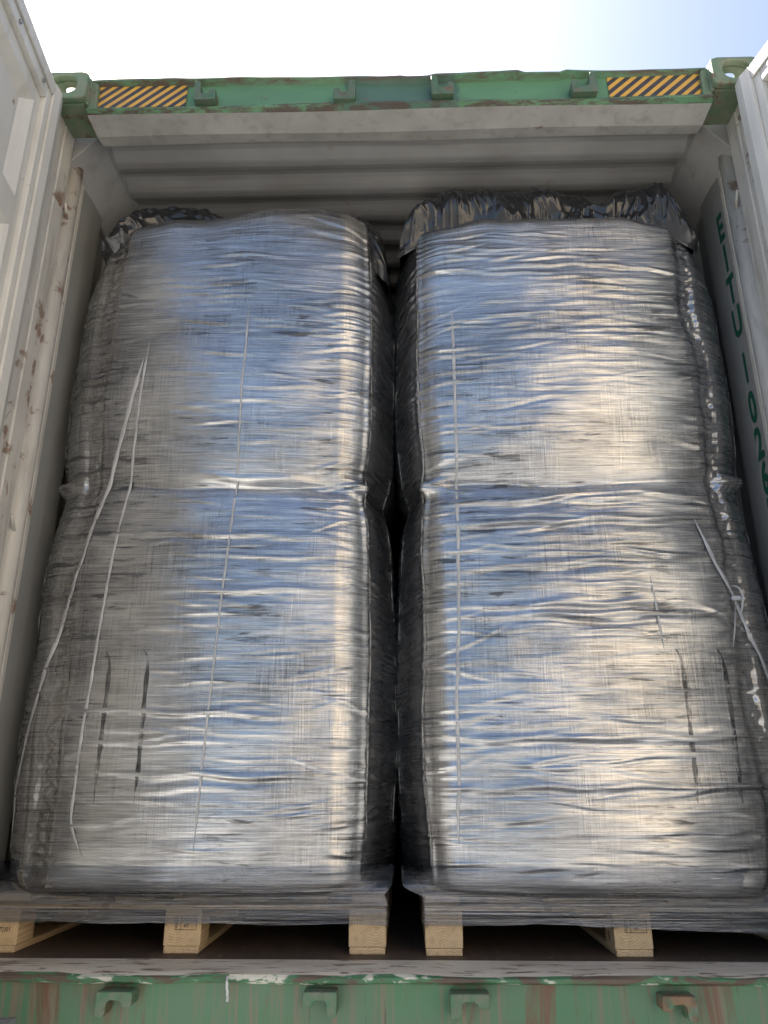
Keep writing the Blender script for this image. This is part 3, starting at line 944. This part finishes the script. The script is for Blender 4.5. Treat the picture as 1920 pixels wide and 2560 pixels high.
    def wrinkle(a0, z0, Ln, wd, amp, tilt, curve, sharp=1.0):
        i0 = np.searchsorted(a, a0 - Ln * 1.6); i1 = np.searchsorted(a, a0 + Ln * 1.6)
        rr_ = np.where(np.abs(zs - z0) < wd * 6 + abs(tilt) * Ln * 1.6 + 0.02)[0]
        if len(rr_) == 0 or i1 <= i0: return
        r0, r1 = rr_[0], rr_[-1] + 1
        aa = a[None, i0:i1] - a0; z_ = zs[r0:r1, None]
        zc = z0 + tilt * aa + curve * aa * aa + 0.004 * np.sin(aa * 23 + z0 * 90)
        q = (z_ - zc) / wd
        env = np.exp(-np.abs(aa / Ln) ** 2.4)
        wv = np.exp(-q * q) - 0.75 * np.exp(-((q + 1.5) / 1.1) ** 2)
        H[r0:r1, i0:i1] += amp * env * wv
    for (n, amin, amax, zmin, zmax, lmin, lmax, am) in spec['wrinkles']:
        for _ in range(n):
            a0 = rs.uniform(amin, amax); z0 = rs.uniform(zmin, zmax)
            Ln = rs.uniform(lmin, lmax)
            wrinkle(a0, z0, Ln, rs.uniform(0.004, 0.009), 0.55 * am * rs.uniform(0.3, 1.4), rs.normal(0, 0.05), rs.normal(0, 0.15))
    for (a0, z0, Ln, wd, amp, tilt, cv) in spec['long']:
        wrinkle(a0, z0, Ln, wd, amp, tilt, cv)
    # puckers at the corners, running off round the sides
    for ac in (acl, acr):
        for _ in range(130):
            z0 = rs.uniform(ZB + 0.05, ZT - 0.08)
            wrinkle(ac + rs.uniform(-0.12, 0.12), z0, rs.uniform(0.03, 0.14), rs.uniform(0.004, 0.009), rs.uniform(0.0010, 0.0035), rs.normal(0, 0.15), 0)
    D = D + H * side
    # ---- positions
    cen = np.array([0.0, 0.0])
    s_ = 1 - ins[:, None] / hx
    X = P[None, :, 0] * s_ + N[None, :, 0] * D
    Yv = P[None, :, 1] * s_ + N[None, :, 1] * D
    # uneven top: lift rows near the top by topfn(x)
    lift = (topfn(X) + 0.008 * fbm(X * 6, X * 0, seed + 77)) * sm(Z, 2.18, ZT)
    Zp = Z + lift + 0.006 * fbm(X * 9, Yv * 9, seed + 50) * sm(Z, ZT - 0.02, ZT)
    PT = np.stack([X + cx, Yv + cyb, Zp], -1)
    vv = np.concatenate([[0], np.cumsum(np.hypot(np.diff(zs), np.diff(ins)))])
    UV = np.stack([A, np.broadcast_to(vv[:, None], (nr, nc))], -1)
    jc = int(np.argmin(np.abs(zs - ZC)))
    off = np.array([root.location[0], root.location[1], root.location[2]])
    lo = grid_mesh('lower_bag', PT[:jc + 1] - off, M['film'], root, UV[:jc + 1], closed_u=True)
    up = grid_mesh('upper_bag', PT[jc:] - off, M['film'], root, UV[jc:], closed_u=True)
    S = dict(root=root, off=off, PT=PT, a=a, zs=zs, acl=acl, acr=acr, N=N, cx=cx, hx=hx)
    return S

def surf(S, a0, z0):
    """surface point and outward normal at perimeter a0 and height z0"""
    i = int(np.clip(np.searchsorted(S['a'], a0), 1, len(S['a']) - 2)); j = int(np.argmin(np.abs(S['zs'] - z0)))
    p = S['PT'][j, i]; du = S['PT'][j, i + 1] - S['PT'][j, i - 1]
    j2 = min(j + 3, len(S['zs']) - 1); dv = S['PT'][j2, i] - S['PT'][max(j - 3, 0), i]
    n = np.cross(du, dv); n /= np.linalg.norm(n) + 1e-9
    return p, n
def front_a(S, x):
    return x - S['cx']
def ribbon(S, name, pts, width, mat, lift=0.0018, thick=0.0004, step=0.012, twist=0.0):
    """flat tape lying on the bag, pts in (a, z)"""
    P = []
    for (p, q) in zip(pts[:-1], pts[1:]):
        n = max(2, int(math.hypot(q[0] - p[0], q[1] - p[1]) / step))
        for t in np.linspace(0, 1, n, endpoint=False):
            P.append((p[0] + (q[0] - p[0]) * t, p[1] + (q[1] - p[1]) * t))
    P.append(pts[-1])
    P = np.array(P)
    for _ in range(4):
        P[1:-1] = 0.25 * P[:-2] + 0.5 * P[1:-1] + 0.25 * P[2:]
    pos = []; nor = []
    for (a0, z0) in P:
        p, n = surf(S, a0, z0); pos.append(p); nor.append(n)
    pos = np.array(pos); nor = np.array(nor)
    for _ in range(6):
        pos[1:-1] = (pos[:-2] + 2 * pos[1:-1] + pos[2:]) / 4
    for _ in range(8):
        nor[1:-1] = (nor[:-2] + nor[1:-1] + nor[2:]) / 3
    m = MB(); k = 0; rows = []
    for i in range(len(pos)):
        tg = pos[min(i + 1, len(pos) - 1)] - pos[max(i - 1, 0)]; tg /= np.linalg.norm(tg) + 1e-9
        n = nor[i] / (np.linalg.norm(nor[i]) + 1e-9); b = np.cross(tg, n)
        w_ = width * (1 + 0.18 * math.sin(i * 0.9)) * (0.08 + 0.92 * min(1.0, min(i, len(pos) - 1 - i) / 7.0))
        c = pos[i] + n * lift - S['off']
        rows.append([c - b * w_ / 2, c + b * w_ / 2, c + b * w_ / 2 + n * thick, c - b * w_ / 2 + n * thick])
    m.v = [tuple(q) for r_ in rows for q in r_]
    for i in range(len(rows) - 1):
        for j in range(4):
            m.f.append((4 * i + j, 4 * i + (j + 1) % 4, 4 * i + 4 + (j + 1) % 4, 4 * i + 4 + j)); m.mi.append(0)
    m.f += [(3, 2, 1, 0), tuple(4 * (len(rows) - 1) + j for j in range(4))]; m.mi += [0, 0]
    return m.build(name, mat, S['root'], smooth=True)

def bumpfn(cs):
    def f(x):
        r = 0
        for (c, w_, h_) in cs:
            r = r + h_ * np.exp(-(np.abs(x - c) / w_) ** 2.2)
        return r
    return f
specL = dict(outer=-1, bulge=0.042, yaw=-0.012, pillow=0.028, lean=0.0, crtilt=-0.006, crease_side=(-0.3, 0.35), ears=(0.030, 0.022),
    gutter=[(-0.395, 0.013, 0.028)],
    wrinkles=[(46, -0.13, 0.06, 0.35, 2.2, 0.04, 0.10, 0.0060), (55, 0.05, 0.45, 0.25, 2.3, 0.05, 0.14, 0.0042), (34, -0.4, 0.4, 0.2, 1.2, 0.08, 0.22, 0.0035), (26, -0.45, -0.2, 0.2, 2.2, 0.05, 0.15, 0.0022)],
    long=[(0.25, 1.345, 0.28, 0.012, 0.008, -0.05, 0), (0.0, 1.16, 0.30, 0.010, 0.006, -0.02, 0), (0.2, 0.98, 0.3, 0.010, 0.006, 0.01, 0), (0.0, 0.62, 0.3, 0.008, 0.006, -0.03, 0), (0.1, 0.45, 0.35, 0.009, 0.006, -0.02, 0)])
specR = dict(outer=1, bulge=0.030, yaw=0.0, pillow=0.026, lean=-0.0, crtilt=0.012, crease_side=(0.3, -0.4), ears=(0.018, 0.032),
    gutter=[(0.405, 0.014, 0.023)],
    wrinkles=[(60, -0.42, -0.05, 1.5, 2.3, 0.05, 0.14, 0.0050), (46, 0.0, 0.3, 1.6, 2.2, 0.05, 0.15, 0.0035), (75, -0.25, 0.2, 0.45, 1.3, 0.06, 0.20, 0.0060), (45, -0.45, 0.4, 0.2, 0.75, 0.05, 0.20, 0.0048), (26, 0.25, 0.45, 0.2, 2.2, 0.04, 0.12, 0.0030)],
    long=[(-0.1, 1.27, 0.36, 0.012, 0.009, 0.03, 0), (0.0, 1.195, 0.42, 0.011, 0.009, 0.02, 0), (0.0, 1.06, 0.36, 0.010, 0.007, 0.04, 0), (0.0, 0.90, 0.4, 0.012, 0.008, 0.0, 0), (-0.1, 0.93, 0.36, 0.01, 0.007, 0.02, 0), (0.0, 0.55, 0.45, 0.011, 0.007, 0.0, 0), (0.0, 0.42, 0.45, 0.010, 0.006, 0.01, 0)])
topL = bumpfn([(0.28, 0.24, 0.068), (-0.42, 0.12, -0.02), (-0.1, 0.1, -0.006)])
topR = bumpfn([(-0.45, 0.12, -0.04), (-0.1, 0.2, -0.020), (0.45, 0.15, -0.05), (0.2, 0.2, -0.02)])
BL = make_bag('wrapped_bag_stack', -0.612, 0.350, 0.525, 11, topL, 0.16, 0.12, specL)
BR = make_bag('wrapped_bag_stack', 0.585, 0.338, 0.533, 47, topR, 0.12, 0.16, specR)
tag(BL['root'], 'tall dark film-wrapped bag stack on the left pallet, with long pale tape strips', 'bulk bag', 'wrapped bag stacks in the container')
tag(BR['root'], 'tall dark film-wrapped bag stack on the right pallet, crumpled black plastic across its whole top', 'bulk bag', 'wrapped bag stacks in the container')

# ---- pale tapes and cords (a across the front from the bag's middle, z height)
xa = lambda S, x: x - S['cx']
ribbon(BL, 'tape_strip', [(-0.245, 1.78), (-0.30, 1.45), (-0.355, 1.18), (-0.40, 0.92), (-0.435, 0.72), (-0.462, 0.52), (-0.485, 0.42), (-0.50, 0.25)], 0.013, M['tape'])
ribbon(BL, 'tape_strip', [(-0.235, 1.85), (-0.252, 1.34), (-0.268, 1.18), (-0.278, 1.02), (-0.288, 0.75), (-0.298, 0.52), (-0.303, 0.32), (-0.26, 0.24)], 0.008, M['tape'])
ribbon(BL, 'tape_strip', [(0.095, 1.98), (0.092, 1.42), (0.082, 1.15), (0.068, 0.80), (0.055, 0.5), (0.045, 0.26)], 0.006, M['tape'])
ribbon(BR, 'tape_strip', [(-0.405, 1.95), (-0.405, 1.5), (-0.408, 1.25), (-0.412, 0.98), (-0.425, 0.70), (-0.432, 0.27)], 0.010, M['tape'])
ribbon(BR, 'tape_strip', [(0.155, 1.02), (0.165, 0.9), (0.172, 0.78)], 0.007, M['tape'])
ribbon(BR, 'tie_tape', [(0.315, 1.20), (0.345, 1.09), (0.375, 1.0), (0.392, 0.95), (0.42, 0.84), (0.462, 0.68), (0.49, 0.55)], 0.011, M['tape'], lift=0.006)
ribbon(BR, 'tie_tape', [(0.385, 0.985), (0.405, 1.0), (0.425, 0.985), (0.420, 0.94), (0.402, 0.90), (0.396, 0.88)], 0.011, M['tape'], lift=0.009)
ribbon(BR, 'tie_tape', [(0.388, 0.935), (0.380, 0.87), (0.366, 0.80)], 0.011, M['tape'], lift=0.009)
for S, a_ in ((BL, -0.243), (BL, -0.128), (BR, 0.215), (BR, 0.335)):
    ribbon(S, 'sleeve_edge', [(a_ - 0.012, 0.795), (a_, 0.79), (a_ + 0.003, 0.77), (a_ + 0.004, 0.62), (a_, 0.38)], 0.012, M['sleeve'], lift=0.0012)
m = MB()
p, n = surf(BR, 0.398, 0.947); p = p - BR['off']
m.box(p[0] - 0.014, p[0] + 0.014, p[1] - 0.016, p[1] - 0.004, p[2] - 0.007, p[2] + 0.007)
m.build('tape_knot', M['knot'], BR['root'], bevel=0.004)
for S in (BL, BR):
    inner = S['acr'] if S is BL else S['acl']
    outer = S['acl'] if S is BL else S['acr']
    ribbon(S, 'seam_cord', [(inner + 0.004 * math.sin(z * 9), z) for z in np.arange(2.22, 0.2, -0.03)], 0.005, M['cord'], lift=0.002, thick=0.003)
    sg = -1 if S is BL else 1
    ribbon(S, 'seam_cord', [(outer + sg * (0.075 + 0.006 * math.sin(z * 7)), z) for z in np.arange(2.15, 0.2, -0.03)], 0.005, M['cord'], lift=0.002, thick=0.003)
    ribbon(S, 'seam_cord', [(inner - sg * (0.20 + 0.006 * math.sin(z * 5)), z) for z in np.arange(2.0, 0.3, -0.03)], 0.004, M['cord'], lift=0.002, thick=0.003)

# ---- crumpled plastic on top of each stack
def cover(S, seed, x0, x1, ztop, zhem, yfront, name='plastic_cover'):
    nx_, nt = 420, 230
    xs_ = np.linspace(0, 1, nx_)[None, :]; ts_ = np.linspace(0, 1, nt)[:, None]
    X = x0 + (x1 - x0) * xs_ + 0 * ts_
    zt = ztop(X); zh = zhem(X)
    e = np.clip(np.minimum(xs_, 1 - xs_) / 0.16, 0, 1); e = np.sqrt(1 - (1 - e) ** 2)
    zt = zh + (zt - zh) * (0.10 + 0.90 * e)
    # path: hem -> up the front roll -> back over the top
    t1 = np.clip(ts_ / 0.62, 0, 1); t2 = np.clip((ts_ - 0.62) / 0.38, 0, 1)
    ang = t1 * math.pi / 2
    hgt = zt - zh
    Yv = yfront(X) + 0.006 - 0.040 * np.sin(np.pi * np.clip(t1 * 1.2, 0, 1)) ** 0.7 + 0.14 * (1 - np.cos(ang)) ** 1.3 + 0.6 * t2 + 0.06 * (1 - e)
    Zv = zh + hgt * np.sin(ang) ** 0.9 - 0.05 * t2 ** 2
    # creases: folded triangular waves in many directions, gathered toward the hem
    rs = np.random.RandomState(seed); h = 0
    U = X * 1.0; V = ts_ * 0.34 + 0 * X
    wx = 0.018 * fbm(U * 6, V * 6, seed + 1); wy = 0.018 * fbm(U * 6, V * 6, seed + 2)
    def tri(k, th, ph):
        q = (U + wx) * math.cos(th) * k + (V + wy) * math.sin(th) * k + ph
        return np.abs((q % 1.0) - 0.5) * 2
    for i in range(7):                              # large flat-sided folds
        th = rs.choice([-1, 1]) * rs.uniform(0.5, 1.35)
        g_ = sm(fbm(U * 3 + i * 3.1, V * 4 + i, seed + 60 + i, 2), -0.25, 0.35)
        h = h + (0.24 / rs.uniform(4, 7)) * (np.maximum(tri(rs.uniform(2.5, 6), th, rs.rand() * 9), tri(rs.uniform(2.5, 6), -th, rs.rand() * 9)) - 0.6) * g_ * 0.75
    for i in range(7):                              # short crisp creases
        th = rs.choice([-1, 1]) * rs.uniform(0.2, 1.5)
        g_ = sm(fbm(U * 7 + i * 2.3, V * 8 + i, seed + 90 + i, 2), 0.05, 0.5)
        h = h + 0.007 * np.clip(1 - np.abs(tri(rs.uniform(8, 16), th, rs.rand() * 9) - 0.5) * 5, 0, 1) * g_
    h = h * sm(t1 + 0 * X, 0.0, 0.15) * (1 - 0.25 * t1) + 0.030 * fbm(U * 3.6, V * 6, seed + 9, 2)
    nz = np.sin(ang) * (t2 >= 0); ny = -np.cos(ang)
    P = np.stack([X + 0.010 * fbm(U * 9, V * 9, seed + 12), Yv + h * ny, Zv + h * 0.4], -1)
    return grid_mesh(name, P - S['off'], M['cover'], S['root'], np.stack([U, V], -1))
cover(BR, 71, 0.005, 1.062,
      lambda x: 2.540 + 0.030 * np.exp(-(np.abs(x - 0.40) / 0.33) ** 4) + 0.032 * np.exp(-(np.abs(x - 0.90) / 0.16) ** 2.5) - 0.06 * np.exp(-((x - 0.745) / 0.04) ** 2),
      lambda x: 2.300 - 0.085 * sm(x, 0.90, 1.06) - 0.05 * sm(0.12 - x, 0.0, 0.10), lambda x: 0.360 - 0.045 * sm(x, 0.80, 1.0) - 0.03 * sm(0.12 - x, 0, 0.1))
cover(BL, 93, -1.070, -0.42,
      lambda x: 2.468 + 0.052 * np.exp(-(np.abs(x + 0.86) / 0.23) ** 3),
      lambda x: 2.300 - 0.075 * sm(-x, 0.92, 1.08), lambda x: 0.385 - 0.045 * sm(-x, 0.93, 1.05))
cover(BL, 131, -0.30, -0.040,
      lambda x: 2.425 + 0.060 * np.exp(-(np.abs(x + 0.17) / 0.12) ** 3),
      lambda x: 2.33 - 0.16 * sm(x, -0.16, -0.05), lambda x: 0.43 + 0 * x)

# ---- clear film drawn down over the pallet top
def skirt(S, seed, x0, x1, yf, z0fn, z1):
    n = 320; nr_ = 64
    t = np.linspace(0, 1, n)[None, :]; v = np.linspace(0, 1, nr_)[:, None]
    # runs: left return, front, right return
    ret = 0.5; tot = ret * 2 + (x1 - x0); d = t * tot
    X = np.where(d < ret, x0, np.where(d < ret + x1 - x0, x0 + d - ret, x1)) + 0 * v
    Yv = np.where(d < ret, yf + ret - d, np.where(d < ret + x1 - x0, yf, yf + d - ret - (x1 - x0))) + 0 * v
    zb = z0fn(X) + 0.003 * fbm(d * 6, d * 0, seed)
    Zv = zb + (z1 - zb) * v
    push = 0.0025 * fbm(d * 3, Zv * 90, seed + 2, 3) + 0.012 * (v - 0.55) ** 2
    on = (d > ret) & (d < ret + x1 - x0)
    Yv = Yv - np.where(on, push, 0); X = X + np.where(d <= ret, -push, 0) + np.where(d >= ret + x1 - x0, push, 0)
    # above the pallet the film clings to the bag itself
    fr = (S['PT'][:, :, 1] < S['PT'][:, :, 1].min() + 0.16)
    for i in range(nr_):
        j = int(np.argmin(np.abs(S['zs'] - Zv[i].mean())))
        cols = np.where((np.abs(S['a']) < S['hx'] + 0.05))[0]
        o = np.argsort(S['PT'][j, cols, 0])
        yb = np.interp(X[i], S['PT'][j, cols, 0][o], S['PT'][j, cols, 1][o])
        k = float(sm(np.array(Zv[i].mean()), 0.15, 0.21))
        yb = np.convolve(np.pad(yb, 6, mode='edge'), np.ones(13) / 13, mode='valid')
        Yv[i] = np.where(on[0], np.minimum(Yv[i] * (1 - k) + (yb - 0.004) * k, np.where(Zv[i].mean() > 0.145, yb - 0.003, 9)), Yv[i])
    for i in range(nr_):
        j = int(np.argmin(np.abs(S['zs'] - Zv[i].mean())))
        cols = np.where(np.abs(S['a']) < S['hx'] + 0.25)[0]
        lo, hi = S['PT'][j, cols, 0].min() - 0.004, S['PT'][j, cols, 0].max() + 0.004
        k = float(sm(np.array(Zv[i].mean()), 0.132, 0.165))
        a0, a1 = x0 * (1 - k) + lo * k, x1 * (1 - k) + hi * k
        X[i] = a0 + (X[i] - x0) * (a1 - a0) / (x1 - x0)
    P = np.stack([X, Yv, Zv], -1)
    UV = np.stack([d + 0 * v, Zv], -1)
    return grid_mesh('stretch_film', P - S['off'], M['clear'], S['root'], UV)
skirt(BL, 5, -1.152, -0.042, PYL - 0.012, lambda x: 0.074 - 0.003 * (x + 0.6), 0.22)
skirt(BR, 8, 0.053, 1.163, PYR - 0.012, lambda x: 0.076 - 0.022 * sm(x, 0.3, 1.1), 0.22)

# ================================================================== TRAILER AND BUILDING
tr = empty('container_trailer', (0, 2.0, GZ))
tag(tr, 'grey trailer under the green container, with a slotted steel step at its rear left', 'trailer')
def tb(name, x0, x1, y0, y1, z0, z1, mat, bevel=0.005):
    m = MB(); m.box(x0, x1, y0 - 2.0, y1 - 2.0, z0 - GZ, z1 - GZ); return m.build(name, mat, tr, bevel=bevel)
for s in (-1, 1):
    tb('main_rail', s * 0.45 - 0.06, s * 0.45 + 0.06, 0.15, L, -0.52, -0.17, M['steel'])
tb('rear_beam', -1.2, 1.2, 0.02, 0.14, -0.42, -0.17, M['steel'])
m = MB()
gx0, gx1, gy0, gy1, gz = -1.10, -0.812, -0.26, -0.10, -0.035
oz = -GZ
for k in range(9):
    y0_ = gy0 + k * (gy1 - gy0) / 9
    m.box(gx0, gx1 - 0.004, y0_ - 2.0 + 0.001, y0_ + 0.009 - 2.0, gz - 0.012 + oz, gz + oz)
m.box(gx1 - 0.004, gx1, gy0 - 2.0, gy1 - 2.0, gz - 0.16 + oz, gz + 0.001 + oz)
m.box(gx0, gx1 - 0.004, gy1 - 0.004 - 2.0, gy1 - 2.0, gz - 0.16 + oz, gz + 0.001 + oz)
m.box(gx0, gx1 - 0.004, gy0 - 0.001 - 2.0, gy0 + 0.0 - 2.0, gz - 0.16 + oz, gz + 0.001 + oz)
m.build('slotted_step', M['steel'], tr)
tb('step_bracket', -0.99, -0.93, -0.095, 0.02, -0.30, -0.18, M['steel'])
for (y_, s) in ((2.2, -1), (2.2, 1), (3.5, -1), (3.5, 1)):
    m = MB(); m.cyl((s * 0.72, y_ - 2.0, 0.52), (s * 1.05, y_ - 2.0, 0.52), 0.52, 36)
    wh = m.build('tyre', M['tyre'], tr, bevel=0.03)
    m = MB(); m.cyl((s * 0.95, y_ - 2.0, 0.52), (s * 1.06, y_ - 2.0, 0.52), 0.27, 28)
    m.build('rim', M['steel'], wh, bevel=0.01)
for y_ in (2.2, 3.5):
    m = MB(); m.cyl((-0.9, y_ - 2.0, 0.52), (0.9, y_ - 2.0, 0.52), 0.06, 14)
    m.build('axle', M['steel'], tr)

# the sunlit warehouse across the yard, mirrored in the film
wh = empty('warehouse', (13.9, -14.0, GZ))
tag(wh, 'cream rendered warehouse across the yard behind the camera, mirrored in the wrapping', 'warehouse')
m = MB(); m.box(-10.0, 16.0, -10.0, 0.0, 0.0, 13.0)
wl = m.build('wall', M['cream'], wh)
m = MB(); m.prism([(-10.4, 13.0), (16.4, 13.0), (16.4, 13.3), (3.0, 15.0), (-10.4, 13.3)], -10.4, 0.4, lambda p, d: (p[0], d, p[1]))
m.build('roof', M['roofmetal'], wh)
for k in range(3):
    m = MB(); x0_ = -6 + k * 7
    m.box(x0_, x0_ + 4.0, 0.002, 0.06, 0.0, 4.6)
    m.build('roller_door', M['roofmetal'], wh)

# a scrap of pale plastic caught on the sill
m = MB()
pts_ = [(0.040, 0.016), (0.030, 0.006), (0.033, -0.010), (0.037, -0.024), (0.034, -0.034)]
for i in range(len(pts_) - 1):
    (ya, za), (yb, zb) = pts_[i], pts_[i + 1]
    xa_, xb_ = -0.402 + 0.001 * i, -0.402 + 0.001 * (i + 1)
    m.prism([(ya, za), (yb, zb), (yb - 0.0015, zb), (ya - 0.0015, za)], xa_, xa_ + 0.0055, lambda p, d: (d, p[0], p[1]))
o = m.build('plastic_scrap', M['knot'])
tag(o, 'small white plastic scrap hanging over the edge of the green door sill', 'scrap')
